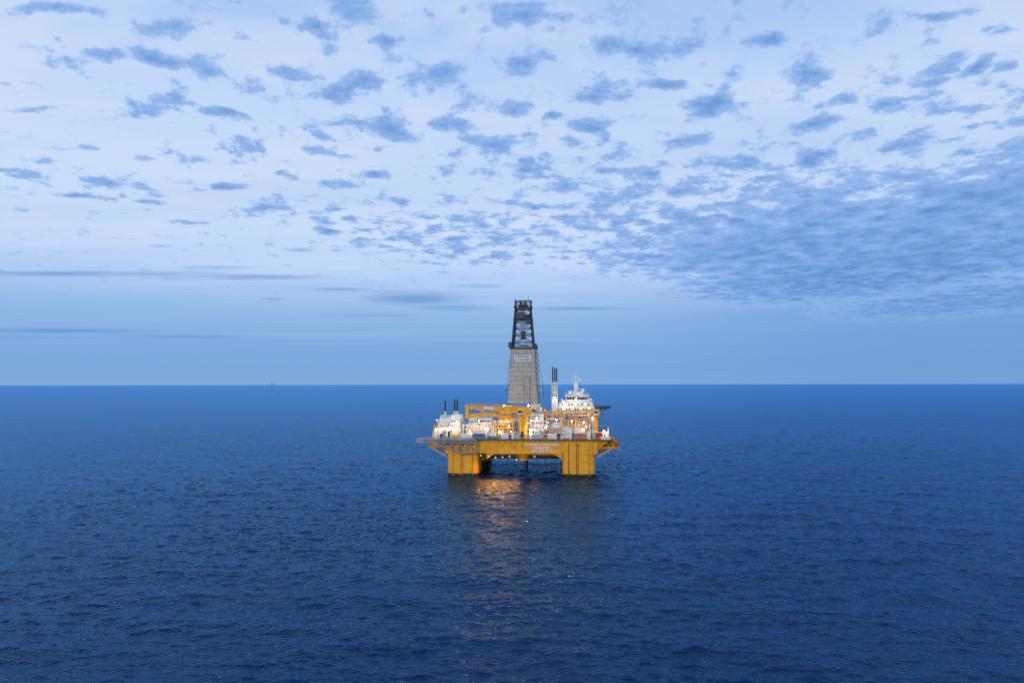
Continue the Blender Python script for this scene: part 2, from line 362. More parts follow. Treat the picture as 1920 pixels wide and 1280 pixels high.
text_mesh("DEEPSEA STAVANGER",'hull_lettering',hull,10.9,.60,15.75,17.2,1.3,'letter')
text_mesh("HAMILTON",'hull_lettering',hull,10.5,.60,14.0,8.0,1.25,'letter')
text_mesh("IMO 8769092",'hull_lettering',hull,10.7,.60,12.4,10,1.2,'letter')

# ---------------------------------------------------------------- derrick
DX,DY=-.4,37
def hw(z): 
    return 8.2+(6.65-8.2)*(z-34)/(65.4-34) if z<65.4 else 6.1+(4.1-6.1)*(z-65.4)/(88-65.4)
d=MB()
legs=[(-1,-1),(1,-1),(1,1),(-1,1)]
for sx,sy in legs:
    a=hw(28)-.5; b_=hw(65.3)-.4; d.beam((DX+sx*a,DY+sy*a,28),(DX+sx*b_,DY+sy*b_,65.4),.7,'dark')
    d.beam((DX+sx*6.0,DY+sy*6.0,65.4),(DX+sx*4.1,DY+sy*4.1,88),.85,'dark')
lv=[65.4,69.6,73.6,77.4,81,84.6,88]
for i,z in enumerate(lv):
    a=hw(z+.01)
    for j in range(4):
        p=legs[j];q=legs[(j+1)%4]
        d.beam((DX+p[0]*a,DY+p[1]*a,z),(DX+q[0]*a,DY+q[1]*a,z),.4,'dark')
        if i<len(lv)-1:
            z2=lv[i+1]; a2=hw(z2)
            d.beam((DX+p[0]*a,DY+p[1]*a,z),(DX+q[0]*a2,DY+q[1]*a2,z2),.26,'dark')
            d.beam((DX+q[0]*a,DY+q[1]*a,z),(DX+p[0]*a2,DY+p[1]*a2,z2),.26,'dark')
derr=d.done('derrick',rig,"dark lattice derrick with grey clad lower half")
d=MB()
NR=12; NC=6
for face in range(4):
    for r_ in range(NR):
        for c_ in range(NC):
            za=35.5+(65.3-35.5)*r_/NR+.06; zb=35.5+(65.3-35.5)*(r_+1)/NR-.06
            u0=-1+2*c_/NC+.006; u1=-1+2*(c_+1)/NC-.006
            ha,hb=hw(za),hw(zb); o_=random.uniform(-.03,.04)
            vs=[]
            for (zz,hh) in((za,ha),(zb,hb)):
                for u in(u0,u1):
                    for dd in(0,.35):
                        e=hh+o_-dd
                        if face==0: vs.append((DX+u*hh,DY-e,zz))
                        elif face==1: vs.append((DX+e,DY+u*hh,zz))
                        elif face==2: vs.append((DX-u*hh,DY+e,zz))
                        else: vs.append((DX-e,DY-u*hh,zz))
            d.add(vs,[(0,2,6,4),(1,5,7,3),(0,1,3,2),(4,6,7,5),(0,4,5,1),(2,3,7,6)],'clad')
d.done('wind_cladding',derr,"beige grey panelled wind wall")
d=MB(); d.frus(DX,DY,35.4,65.2,hw(35.4)-.45,hw(35.4)-.45,hw(65.2)-.45,hw(65.2)-.45,'grey')
d.box(DX-7.1,DX+7.1,DY-7.1,DY+7.1,65.5,65.9,'dark')
d.done('inner_casing',derr)
d=MB(); d.beam((DX+1,DY-8.4,35.5),(DX+1,DY-7.75,50),.2,'grey'); d.beam((DX+3.9,DY-8.4,35.5),(DX+3.9,DY-7.75,50),.2,'dark'); d.beam((DX+1,DY-7.8,50),(DX+3.9,DY-7.8,50),.2,'grey')
d.done('door_track',derr)
sg=MB(); yS=DY-7.05
sg.box(DX-4.6,DX+4.6,yS-.15,yS+.1,58.4,62.0,'sign'); sgn=sg.done('name_sign',derr,"white sign with blue lettering")
text_mesh("DEEPSEA",'sign_lettering',sgn,DX-.1,yS-.18,61.1,7.4,1.15,'ink',.02); text_mesh("STAVANGER",'sign_lettering',sgn,DX-.1,yS-.18,59.4,8.4,1.15,'ink',.02)
for z,a in((66,7.7),(80.9,5.2),(88.2,4.9)):
    d=MB()
    d.box(DX-a,DX+a,DY-a,DY-a+1.4,z,z+.3,'dark'); d.box(DX-a,DX+a,DY+a-1.4,DY+a,z,z+.3,'dark')
    d.box(DX-a,DX-a+1.4,DY-a+1.41,DY+a-1.41,z,z+.3,'dark'); d.box(DX+a-1.4,DX+a,DY-a+1.41,DY+a-1.41,z,z+.3,'dark')
    d.rail([(DX-a,DY-a,z+.3),(DX+a,DY-a,z+.3),(DX+a,DY+a,z+.3),(DX-a,DY+a,z+.3),(DX-a,DY-a,z+.3)],'dark',1.3,.15,1.6)
    if z==66: d.box(DX-7.9,DX-6.0,DY-7.8,DY-4,66.1,69.2,'dark'); d.box(DX+6,DX+7.6,DY-7.6,DY-5,66.1,68.2,'dark')
    d.done('derrick_platform',derr)
d=MB()
d.box(DX-4.4,DX+4.4,DY-2.2,DY+2.2,82.0,85.0,'dark'); d.box(DX-4.6,DX+1.0,DY-4.6,DY-3,82.4,86.2,'dark'); d.box(DX+1.6,DX+5.4,DY-4.8,DY-3.4,79.0,81.0,'dark')
d.box(DX-2.6,DX+2.6,DY-1.5,DY+1.5,88.5,90.6,'dark')
for x in(-4.3,-1.5,1.5,4.3): 
    for y in(-4.0,4.0): d.beam((DX+x,DY+y,88.4),(DX+x,DY+y,92.4),.4,'dark')
for y in(-4.0,4.0): 
    d.beam((DX-4.9,DY+y,92.4),(DX+5.0,DY+y,92.4),.6,'dark'); d.beam((DX-4.3,DY+y,88.4),(DX+1.5,DY+y,92.2),.28,'dark'); d.beam((DX+4.3,DY+y,88.4),(DX-1.5,DY+y,92.2),.28,'dark'); d.beam((DX-4.3,DY+y,90.4),(DX+4.3,DY+y,90.4),.28,'dark')
d.beam((DX-4.3,DY-4.0,92.4),(DX-4.3,DY+4.0,92.4),.4,'dark'); d.beam((DX+4.3,DY-4.0,92.4),(DX+4.3,DY+4.0,92.4),.4,'dark')
d.beam((DX+3,DY-4,92.4),(DX+3,DY-4,94.8),.14,'dark'); d.beam((DX-4,DY-4,92.4),(DX-4,DY-4,93.8),.14,'dark')
d.done('crown_block',derr)
d=MB(); d.box(DX-1.3,DX+1.3,DY-1.2,DY+1.2,71,75.5,'dark')
for x in(-.7,0,.7): d.beam((DX+x,DY,75.5),(DX+x,DY,88.3),.12,'dark')
d.done('travelling_block',derr)
d=MB()
for z in np.arange(33,66,3.0):
    xo=DX+hw(z)+.2
    d.box(xo,xo+1.5,DY-6,DY-2.5,z,z+.15,'dark'); d.beam((xo+.3,DY-5.8,z),(xo+1.0,DY-2.8,z+3.),.25,'dark'); d.beam((xo+1.4,DY-6,z),(xo+1.2,DY-6,z+3.),.18,'grey')
    d.beam((xo+.1,DY-6,z),(xo,DY-6,z+3.),.18,'grey')
d.done('stair_tower',derr)
for xs,s_ in((DX-8.9,-1),(DX+11.4,1)):
    d=MB(); pts=[]
    for i in range(11):
        t_=i/10; pts.append(Vector((xs+(DX+5.6*s_-xs)*t_**1.6 ,DY-6,39+t_*30)))
    for a,b_ in zip(pts[:-1],pts[1:]): d.beam(a,b_,.13,'dark')
    d.done('service_hose',derr)
single('service_basket',derr,(DX-9.9,DX-9.2,DY-8,DY-6,43,46,'grey'),(DX-10.2,DX-8.4,DY-8,DY-6.5,42.6,42.99,'dark'))
single('service_basket',derr,(DX+8.6,DX+10.6,DY-8,DY-6.4,42,44,'grey'))

d=MB()
d.box(-12,11.5,24,52,18.35,31.0,'white'); d.box(-13,12.5,22.5,53,31.01,31.4,'deckg')
d.box(-11,-6,24.6,30,31.41,34.6,'white'); d.box(4,9.5,24.8,30,31.41,35.4,'lgrey'); d.box(-5,3,26,29,31.41,33.6,'grey')
d.box(-13.2,12.7,22.3,22.5,30.2,31.6,'yellow')
for x in np.arange(-11.5,11.5,1.9): d.box(x,x+.16,23.8,23.99,18.4,30.9,'lgrey')
for z in(21.5,25.2,28.4): d.box(-12,11.5,23.4,23.99,z,z+.3,'lgrey')
d.rail([(-13,22.6,31.4),(12.5,22.6,31.4)],'yellow')
df=d.done('drill_floor',rig)
for x in(-10,-7,-3,1,5,8): single('door',df,(x,x+1.0,23.6,23.78,19,21,'dark'))

# ---------------------------------------------------------------- left engine modules
e=MB()
e.box(-44.5,-31,4,30,18.36,23.6,'white'); e.frus(-37.6,17,23.61,29.0,5.9,12,4.6,10,'white'); e.box(-36,-31.5,6,16,23.61,30.3,'white')
e.frus(-45.2,14,19,25,1.0,8,.3,6,'yellow')
e.frus(-40.4,8,29.01,30.2,1.6,1.6,1.2,1.2,'lgrey')
for x in np.arange(-44,-31.4,1.6): e.box(x,x+.14,3.8,3.99,18.4,23.5,'lgrey')
for x in(-43,-40,-37): e.box(x,x+1.7,3.86,3.985,19.6,22.4,'grey')
e.box(-42,-36.6,4.7,4.95,24.6,27,'lgrey')
e.rail([(-44.4,4.1,23.61),(-31.2,4.1,23.61)],'yellow'); e.rail([(-42,7.2,29.0),(-33.2,7.2,29.0)],'yellow')
em=e.done('engine_module',rig,"white engine room block under black exhaust pipes")
for x in(-43.2,-41.6,-40):
    e=MB(); e.cyl((x,3.0,18.4),(x,3.0,21+random.random()),.55,'white',12); e.done('air_receiver',em)
e=MB(); e.cyl((-34.8,2.4,20),(-31.6,2.4,20),1.0,'yellow',14); e.done('air_receiver',em)
e=MB(); e.cyl((-38.2,2.2,19.6),(-35.6,2.2,19.6),.9,'white',14); e.done('air_receiver',em)
for x,y,top in((-39.8,9,36.8),(-35.2,11,37.6),(-34.0,12.5,37.2)):
    e=MB(); e.cyl((x,y,29),(x,y,32),.5,'white',12); e.cyl((x,y,32),(x,y,top),.4,'black',12); e.cyl((x,y,top),(x+.4,y,top+.4),.4,'black',12)
    e.box(x-.6,x+.6,y-.6,y+.6,31.8,32.0,'lgrey'); e.done('exhaust_stack',rig)

# ---------------------------------------------------------------- cranes
c=MB()
c.cyl((1.2,4.5,18.36),(1.2,4.5,29.5),2.1,'yellow',20); c.cyl((1.2,4.5,29.5),(1.2,4.5,30.3),2.7,'yellow',20); c.cyl((1.2,4.5,18.36),(1.2,4.5,19.4),2.6,'yellow',20)
crane=c.done('crane',rig,"yellow knuckle boom crane with boom resting level")
c=MB(); c.frus(1.4,4.5,30.31,34.4,3.1,2.4,2.0,1.8,'yellow'); c.box(2.4,5.6,2.8,6.2,31,33,'yellow'); c.done('slewing_house',crane)
c=MB(); c.box(-1.6,.8,1.0,2.9,30.6,33.0,'white'); c.box(-1.4,.6,.93,1.02,31.5,32.7,'glass'); c.done('operator_cab',crane)
c=MB()
def boombox(c,a,b_,h0,h1,w_,k):
    a=Vector(a);b_=Vector(b_); vs=[]
    for p,hh in((a,h0),(b_,h1)):
        for yy,zz in((-1,-1),(1,-1),(1,1),(-1,1)): vs.append((p.x,p.y+yy*w_/2,p.z+zz*hh/2))
    c.add(vs,[(0,1,2,3),(7,6,5,4),(0,4,5,1),(1,5,6,2),(2,6,7,3),(3,7,4,0)],k)
boombox(c,(2.2,4.5,33.0),(-11,4.5,33.4),3.2,2.7,1.7,'yellow'); boombox(c,(-11,4.5,33.4),(-27.5,4.5,34.3),2.7,1.9,1.6,'yellow')
c.rail([(0,3.5,34.6),(-26,3.5,35.3)],'yellow',.9,.12)
for x in np.arange(-25,0,3.2): c.box(x,x+.25,3.58,3.69,32.6,34.6,'ochre')
c.box(-28.6,-27.0,3.5,5.5,28.4,35.4,'yellow')
boombox(c,(-27.6,4.5,29.9),(-14.5,4.5,30.6),1.9,1.8,1.4,'yellow'); boombox(c,(-14.5,4.5,30.6),(-3,4.5,27.6),1.8,1.1,1.2,'yellow')
c.cyl((-17,3.4,31.2),(-24,3.4,33.6),.3,'lgrey',8)
c.box(-19,-14,3.54,3.57,33.3,34.4,'white')
c.done('boom',crane)
c=MB()
c.cyl((38.2,6,18.36),(38.2,6,30),1.1,'yellow',14); c.box(36.6,39.9,4.6,7.6,30.01,33.2,'yellow'); c.cyl((35.4,6,18.36),(35.4,6,31),.45,'yellow',10)
crane2=c.done('crane',rig,"orange yellow lattice boom crane")
c=MB(); c.truss((36.6,6,32.3),(12.5,6,31.2),1.6,1.6,'yellow',11,.4,.26); c.truss((36.6,12,30),(16,12,29.6),1.2,1.2,'orange',9,.28,.18); c.beam((36.7,5,32.3),(36.7,12.5,30),.3,'yellow'); c.done('boom',crane2)
c=MB(); c.box(37,39,3.2,4.55,30.4,32.6,'white'); c.box(37.2,38.8,3.12,3.19,31.3,32.4,'glass'); c.done('operator_cab',crane2)
c=MB()
for x in(13,20.5,28): 
    c.beam((x,12,18.36),(x,12,29.2),.4,'yellow'); c.beam((x,12,24),(x+7.3,12,24),.25,'yellow')
c.done('boom_rest',crane2)

# ---------------------------------------------------------------- deck modules and clutter
def tankrow(name,x0,x1,y,z,r,n,k):
    for i in range(n):
        x=x0+(x1-x0)*(i+.5)/n; e=MB(); e.cyl((x,y,z),(x,y,z+4.2),r,k,14); e.sph((x,y,z+4.2),r,k,14,6,.45); e.box(x-r,x+r,y-r-.25,y-r+.1,z+1.8,z+2,'lgrey'); e.done(name,rig)
e=MB()
e.box(-29.5,-13.2,12,32,18.36,24.6,'white'); e.box(-28,-16,14,30,24.61,28.0,'white'); e.box(-27.2,-22.5,13.4,13.99,25,27.5,'lgrey')
for x in np.arange(-29,-13.4,2.05): e.box(x,x+.2,11.8,11.99,18.4,24.5,'lgrey')
for x in(-28,-24.5,-20,-17): e.box(x,x+1.4,11.86,11.985,19,21.4,'grey')
e.rail([(-29.4,12.1,24.62),(-13.3,12.1,24.62)],'white'); e.rail([(-28,14.1,28),(-16,14.1,28)],'yellow')
mm=e.done('mud_module',rig,"white machinery house with yellow railings")
tankrow('silo_tank',-28.5,-18,9,18.36,1.0,5,'white')
def frame(name,x0,x1,y0,y1,z0,z1,k,nx,nz,t=.22):
    e=MB()
    for i in range(nx+1):
        x=x0+(x1-x0)*i/nx
        for y in(y0,y1): e.beam((x,y,z0),(x,y,z1),t,k)
        for j in range(1,nz+1): z=z0+(z1-z0)*j/nz; e.beam((x,y0,z),(x,y1,z),t*.8,k)
    for j in range(1,nz+1):
        z=z0+(z1-z0)*j/nz
        for y in(y0,y1): e.beam((x0,y,z),(x1,y,z),t,k)
        for i in range(nx):
            xa=x0+(x1-x0)*i/nx; xb=x0+(x1-x0)*(i+1)/nx
            if (i+j)%2: e.beam((xa,y0,z),(xb,y0,z-(z1-z0)/nz),t*.7,k)
    return e.done(name,rig)
frame('pipe_frame',-30,-20,5,8,18.36,25,'white',5,3,.2)
frame('pipe_frame',-14,-4,4,9,18.36,26.5,'yellow',4,3,.24)
frame('pipe_frame',5,13,5,11,18.36,27,'white',4,4,.22)
frame('pipe_frame',24,34,13,20,18.36,28,'yellow',5,3,.26)
frame('pipe_frame',13,21,3,9,18.36,23.5,'orange',4,2,.2)
e=MB(); e.box(4.6,11.3,13,23,18.36,30.4,'white'); e.box(5.6,9.6,12.5,12.98,25.4,29.6,'lgrey'); e.box(5.2,10.8,12.4,12.98,18.6,20.8,'grey')
for z in(22.3,26.2): e.box(4.6,11.3,12.0,12.98,z,z+.22,'lgrey')
e.rail([(4.7,13.1,30.4),(11.2,13.1,30.4)],'white'); e.done('shaker_house',rig)
e=MB(); e.box(-12.6,-4.2,12,23,18.36,27.2,'white'); e.box(-11.6,-8,11.7,11.98,20,24,'lgrey'); e.box(-7.4,-5,11.7,11.98,20,26,'grey'); e.box(-12,-5,12.3,20,27.21,29,'yellow')
e.rail([(-12.5,12.1,27.2),(-4.3,12.1,27.2)],'yellow'); e.done('pump_house',rig)
def container(x,y,z,lx,k,ly=2.5,hz=2.6,label=None):
    o=empty('cargo_container',(0,0,0)); 
    c=MB(); c.box(-lx/2,lx/2,-ly/2,ly/2,.1,hz,k)
    n=int(lx/.55)
    for i in range(n): xx=-lx/2+.2+i*(lx-.4)/n; c.box(xx,xx+.22,-ly/2-.06,-ly/2+.001,.25,hz-.2,k)
    for sx in(-1,1):
        for sy in(-1,1): c.box(sx*lx/2-.1,sx*lx/2+.1,sy*ly/2-.1,sy*ly/2+.1,0,hz+.05,'grey')
    b0=c.done('container_body',o,off=False)
    c=MB(); c.box(lx/2+.005,lx/2+.08,-ly/2+.15,-.03,.2,hz-.15,k); c.box(lx/2+.005,lx/2+.08,.03,ly/2-.15,.2,hz-.15,k); c.done('container_door',o,off=False)
    p=Matrix.Rotation(YAW,4,'Z')@Vector((x,y-OY,z)); o.location=p+rig.location; o.rotation_euler[2]=YAW
    o["label"]=label or "%s corrugated cargo container on the rig deck"%{'white':'white','blue':'blue','orange':'orange','yellow':'yellow','lgrey':'grey','red':'red'}[k]
    o["category"]="container"; o["group"]="cargo containers on the rig deck"; return o
for a in [(-21,1.2,18.37,6,'blue'),(-14,1.2,18.37,6,'blue',2.5,1.5),(18,4.0,23.8,4,'white'),(16,1.3,18.37,5,'white'),(23,5,18.37,6,'white'),(23,5,21.05,6,'white'),(29.6,5,18.37,5.5,'white'),(29.6,5,21.05,5.5,'white'),(9,1.3,18.37,5,'lgrey'),(30,1.4,18.37,6,'orange'),(-8,1.3,18.37,4,'white'),(40,3,18.37,5,'red'),(40.5,10,18.37,6,'white'),(-28.5,1.3,18.37,4.5,'white')]:
    container(*a)
e=MB(); e.box(11.8,38,22,46,18.36,24.5,'white'); e.box(12,36,24,44,24.51,27.6,'lgrey')
for x in np.arange(12,38,2.6): e.box(x,x+.2,21.8,21.99,18.4,24.4,'grey')
e.rail([(11.9,22.1,24.5),(37.9,22.1,24.5)],'yellow'); e.done('pipe_deck_house',rig)
for i in range(14):
    e=MB(); e.cyl((13,25+i*.9,28.0),(35,25+i*.9,28.0),.32,'ochre' if i%3 else 'grey',6); e.done('drill_pipe',rig)
e=MB()
ks=['white','white','lgrey','yellow','grey','white','white','dark','white']
for i in range(280):
    x=random.uniform(-44,44); y=random.uniform(.2,11); s_=random.uniform(.2,.8); hh=random.uniform(.5,3.8)
    e.box(x-s_,x+s_,y-s_*.7,y+s_*.7,18.37+random.random()*.01,18.4+hh,random.choice(ks))
for i in range(130):
    x=random.uniform(-42,40); y=random.uniform(.5,12); z=random.uniform(19,28); ln=random.uniform(1.5,7)
    if random.random()<.5: e.cyl((x,y,z),(x+ln,y,z),random.uniform(.08,.25),random.choice(ks),6)
    else: e.cyl((x,y,18.36),(x,y,z),random.uniform(.08,.22),random.choice(ks),6)
for i in range(120):
    x=random.uniform(-28,36); y=random.uniform(13,30); z0=24.7 if x<-13 else (31.4 if x<12 else 27.6); s_=random.uniform(.25,.8)
    e.box(x-s_,x+s_,y-s_,y+s_,z0,z0+random.uniform(.5,2.6),random.choice(ks))
o=e.done('deck_equipment',rig); o["kind"]="stuff"

# ---------------------------------------------------------------- exhaust tower
e=MB(); TX,TY=16.9,45
e.truss((TX,TY,27.6),(TX,TY+.001,46.8),2.6,3.0,'white',7,.35,.25)
e.cyl((TX,TY,27.6),(TX,TY,46),.9,'white',12); e.box(TX-1.75,TX+1.75,TY-1.6,TY+1.6,46.8,47.1,'white'); e.box(TX-1.7,TX+1.7,TY-1.45,TY-1.38,28,39,'white')
tw=e.done('exhaust_tower',rig,"white lattice tower with black exhaust pipes")
for x in(-1.05,.15,1.2):
    e=MB(); e.cyl((TX+x,TY,47.1),(TX+x,TY,55.2+(.6 if x<0 else 0)),.36,'black',10); e.done('exhaust_pipe',tw)
for z in(49.5,52.5): single('pipe_clamp',tw,(TX-1.6,TX+1.7,TY-.6,TY+.6,z,z+.2,'black'))

# ---------------------------------------------------------------- accommodation
e=MB()
AX=29.5
e.box(17.5,39.5,48,72,18.36,33.0,'white'); e.box(19.5,38.5,49,70,33.01,35.4,'white')
for z in(21.5,24.6,27.7,30.8): e.box(17.4,39.6,47.7,47.99,z,z+.22,'lgrey')
e.rail([(17.6,48.1,33.02),(39.4,48.1,33.02),(39.4,71,33.02)],'white')
acc_o=e.done('accommodation_block',rig,"white accommodation block with stepped bridge")
for z in(28.6,31.4):
    for i in range(13): x=18.6+i*1.6; single('window',acc_o,(x,x+.7,47.9,47.995,z,z+.8,'winlit' if (i*7+int(z))%3==0 else 'glass'))
for i in range(9): x=20.6+i*1.9; single('window',acc_o,(x,x+.9,48.9,48.995,33.9,34.7,'winlit' if i%3==1 else 'glass'))
e=MB(); e.frus(AX+.3,57,35.41,39.2,6.8,6.5,6.2,6,'white'); e.box(AX-6.6,AX+7.2,50,64,39.21,39.6,'white'); e.frus(AX+.3,57,39.61,41.6,4,4,3.4,3.5,'white')
e.rail([(AX-6.4,50.1,39.6),(AX+7,50.1,39.6)],'white'); e.box(AX-8.8,AX+9.4,48.8,50.2,35.41,35.7,'white'); e.rail([(AX-8.8,48.9,35.7),(AX+9.4,48.9,35.7)],'white')
br=e.done('bridge',acc_o)
for i in range(8): x=AX-5.6+i*1.5; single('window',br,(x,x+1.15,50.2,50.64,37.2,38.5,'glass'))
for x,y,z,r in((AX-3.6,52,41.0,1.5),(AX+3.6,53,42.2,1.3),(AX+.6,55,43.2,1.15),(AX-8.6,50.5,36.6,1.0),(AX+8,51,37,1.)):
    e=MB(); e.sph((x,y,z),r,'white'); e.cyl((x,y,z-r-1.3),(x,y,z-r+.25),.4,'white',8); e.done('radome',acc_o)
e=MB(); e.frus(AX-.2,57,41.61,47.5,1.3,1.3,.7,.7,'white'); e.box(AX-2.4,AX+2.2,56,58,47.51,47.8,'white'); e.beam((AX-.2,57,47.8),(AX-.2,57,52.6),.35,'white'); e.beam((AX-2,57,47.8),(AX-2,57,51.6),.2,'white'); e.beam((AX+1.8,57,47.8),(AX+1.8,57,50.4),.2,'white')
e.beam((AX-1.8,57,50.2),(AX+1.4,57,50.2),.25,'white'); e.box(AX-1.6,AX+1.2,56.2,56.6,45.2,45.7,'white'); e.box(AX+.8,AX+2.6,56,57.4,48.2,49.2,'white')
e.done('radar_mast',acc_o)
for x in(-5.6,5.8,7.4,-7.5):
    e=MB(); e.beam((AX+x,52,39.6 if abs(x)<7 else 35.6),(AX+x,52,44.5 if abs(x)<7 else 41),.14,'lgrey'); e.done('antenna',acc_o)
# helideck
e=MB(); HX,HY=39.6,60; n=8; R=9.6
pts=[(HX+R*math.cos(math.radians(22.5+45*i)),HY+R*math.sin(math.radians(22.5+45*i))) for i in range(n)]
vs=[(x,y,31.7) for x,y in pts]+[(x,y,32.6) for x,y in pts]
e.add(vs,[(i,(i+1)%n,n+(i+1)%n,n+i) for i in range(n)]+[tuple(range(n))[::-1],tuple(range(n,2*n))],'green')
hd=e.done('helideck',rig,"green octagonal helideck with safety net")
e=MB()
p2=[(HX+(R+1.3)*math.cos(math.radians(22.5+45*i)),HY+(R+1.3)*math.sin(math.radians(22.5+45*i))) for i in range(n)]
for i in range(n):
    a=pts[i];b_=pts[(i+1)%n];c_=p2[i];d_=p2[(i+1)%n]
    e.beam((*c_,33.0),(*d_,33.0),.2,'dark')
    for j in range(9):
        t_=j/8; e.beam((a[0]+(b_[0]-a[0])*t_,a[1]+(b_[1]-a[1])*t_,32.2),(c_[0]+(d_[0]-c_[0])*t_,c_[1]+(d_[1]-c_[1])*t_,33.0),.14,'dark')
e.done('safety_net',hd)
for x,y in((44,53),(47,60),(44,67),(41,51.5)):
    e=MB(); e.beam((x,y,31.7),(40,y,22),.35,'grey'); e.beam((x,y,31.7),(39.6,y,29.0),.3,'grey'); e.done('helideck_support',hd)
e=MB(); 
for i in range(48):
    a0=2*math.pi*i/48; a1=2*math.pi*(i+1)/48
    e.add([(HX+4+r*math.cos(a),HY+r*math.sin(a),32.61) for r,a in((3.6,a0),(4.1,a0),(4.1,a1),(3.6,a1))],[(0,1,2,3)],'letter')
e.box(HX+2.4,HX+3,HY-1.8,HY+1.8,32.602,32.612,'letter'); e.box(HX+5,HX+5.6,HY-1.8,HY+1.8,32.602,32.612,'letter'); e.box(HX+3.01,HX+4.99,HY-.3,HY+.3,32.602,32.612,'letter')
e.done('landing_marking',hd)

# ---------------------------------------------------------------- left burner truss, right lifeboats
e=MB()
e.truss((-51,-1.6,17.6),(-22,-2.2,17.4),1.4,1.8,'grey',14,.34,.24)
for y in(-2.9,-1.3):
    e.beam((-44,y,17),(-30,y,11.6),.4,'grey'); e.beam((-30,y,11.6),(-22,y,11.9),.4,'grey'); e.beam((-22,y,11.9),(-22,y,17),.4,'grey')
    for x in(-39,-35,-31,-27): zt=17; zb=11.6+max(0,(-30-x))*.386; e.beam((x,y,zt),(x,y,zb),.26,'grey'); e.beam((x,y,zt),(x+4,y,11.6+max(0,(-34-x))*.386),.26,'grey')
e.box(-52.5,-49,-2.6,-.8,16.8,18.6,'grey'); e.rail([(-51,-2.4,18.3),(-23,-3,18.1)],'lgrey')
e.done('burner_boom',rig,"grey lattice boom folded along the hull")
for s_,x0 in((-1,-38.5),(1,38.5)):
    e=MB()
    for y in(3,12,20): 
        e.beam((x0+s_*7,y,17.9),(x0+s_*8.6,y,14.4),.6,'yellow'); e.beam((x0+s_*8.6,y,14.4),(x0,y,9.6),.5,'yellow'); e.beam((x0+s_*8.8,y,14.4),(x0,y,14.0),.5,'yellow')
    e.box(min(x0+s_*2,x0+s_*9),max(x0+s_*2,x0+s_*9),2.2,22,13.9,14.25,'yellow')
    e.done('side_outrigger',rig)
def lifeboat(x,y,z):
    o=MB(); ang=math.radians(-34); ca,sa_=math.cos(ang),math.sin(ang)
    secs=[(-5.2,.5,.6),(-4.9,1.35,1.3),(-3,1.6,1.65),(0,1.65,1.75),(3,1.45,1.5),(4.8,.8,.95),(5.8,.12,.2)]
    n=12; vs=[];fs=[]
    for t_,a,b_ in secs:
        for i in range(n):
            th=2*math.pi*i/n; lx=t_; lz=b_*math.sin(th); vs.append((x+lx*ca-lz*sa_,y+a*math.cos(th),z+lx*sa_+lz*ca))
    for j in range(len(secs)-1):
        for i in range(n): fs.append((j*n+i,(j+1)*n+i,(j+1)*n+(i+1)%n,j*n+(i+1)%n))
    o.add(vs,fs,'orange',True); o.add(vs[:n],[tuple(range(n))],'orange'); o.add(vs[-n:],[tuple(range(n))[::-1]],'orange')
    o.box(x-3.6,x-2.2,y-.8,y+.8,z+2.6,z+4.2,'orange')
    lb=o.done('lifeboat',rig,"orange free-fall lifeboat on a sloping ramp")
    r=MB()
    for yy in(-1.1,1.1):
        r.beam((x-6*ca-1.9*sa_,y+yy,z-6*sa_-2.0),(x+6.4*ca,y+yy,z+6.4*sa_-2.1),.4,'orange'); r.beam((x+4.5,y+yy,z-4.9),(x-5,y+yy,z-5.2),.35,'orange'); r.beam((x+1,y+yy,z-2.4),(x-4.5,y+yy,z-6),.3,'orange')
        for q in(-3,-1,1,3): r.beam((x+q*ca,y+yy,z+q*sa_-2.0),(x+q*ca+1.2,y+yy,z-5.0),.22,'orange')
    r.done('launch_ramp',lb)
lifeboat(45,4,18.6); lifeboat(45,10,18.6)
e=MB(); e.box(40.5,45,.6,2.2,18.36,19.4,'white'); e.beam((44,1,18.36),(44,1,24.5),.35,'white'); e.beam((44,1,24.4),(46,1,25.2),.3,'red'); e.cyl((41.5,1.5,19.4),(41.5,1.5,22.4),.5,'white',10); e.box(38.6,40,.4,2,18.4,21.6,'red'); e.done('davit',rig)

# ---------------------------------------------------------------- lamps
def lampat(x,y,z,k,power=0,colr=(1,.6,.25),rad=.25):
    e=MB(); e.beam((x,y+.35,z-1.6),(x,y+.35,z+.3),.12,'lgrey'); e.box(x-.32,x+.32,y-.05,y+.3,z-.1,z+.42,'grey'); e.box(x-.24,x+.24,y-.13,y-.055,z-.02,z+.32,k)
    o=e.done('deck_lamp',rig)
    if power:
        ld=bpy.data.lights.new('lamp_light','POINT'); ld.energy=power; ld.color=colr; ld.shadow_soft_size=rad
        lo=bpy.data.objects.new('lamp_light',ld); col.objects.link(lo); lo.parent=o; lo.location=(x,y-.5-OY,z)
W=(1,.70,.36); C=(1,.86,.62); O=(1,.50,.12)
for x,y,z,k,pw,cc in [(-43,1.5,23,'lampw',700,W),(-36,1.5,24,'lampc',1000,C),(-32.5,3,27,'lampw',600,W),(-26,3,22,'lampo',700,O),(-22,9.8,27,'lampc',1000,C),(-17,3,23.5,'lampw',900,W),(-11,2.8,22,'lampo',800,O),(-8,9,28,'lampw',800,W),(-6,3,25,'lampw',500,W),
          (5.5,3,23,'lampc',900,C),(8,9,28.5,'lampc',1000,C),(13,2.5,24.5,'lampc',700,C),(18,10,27.5,'lampo',600,O),(26,8.8,27.0,'lampc',1000,C),(33,3,24.5,'lampw',600,W),(32,11,26,'lampo',600,O),(36,45,29,'lampc',900,C),(22,45.5,36,'lampc',900,C),(29,47,37.5,'lampc',700,C),
          (-10,20.5,34.2,'lampc',700,C),(3,20.5,34.5,'lampw',700,W),(17,41.5,38,'lampc',600,C),(42,1,22.5,'lampw',500,W)]:
    lampat(x,y,z,k,pw*.85,cc)
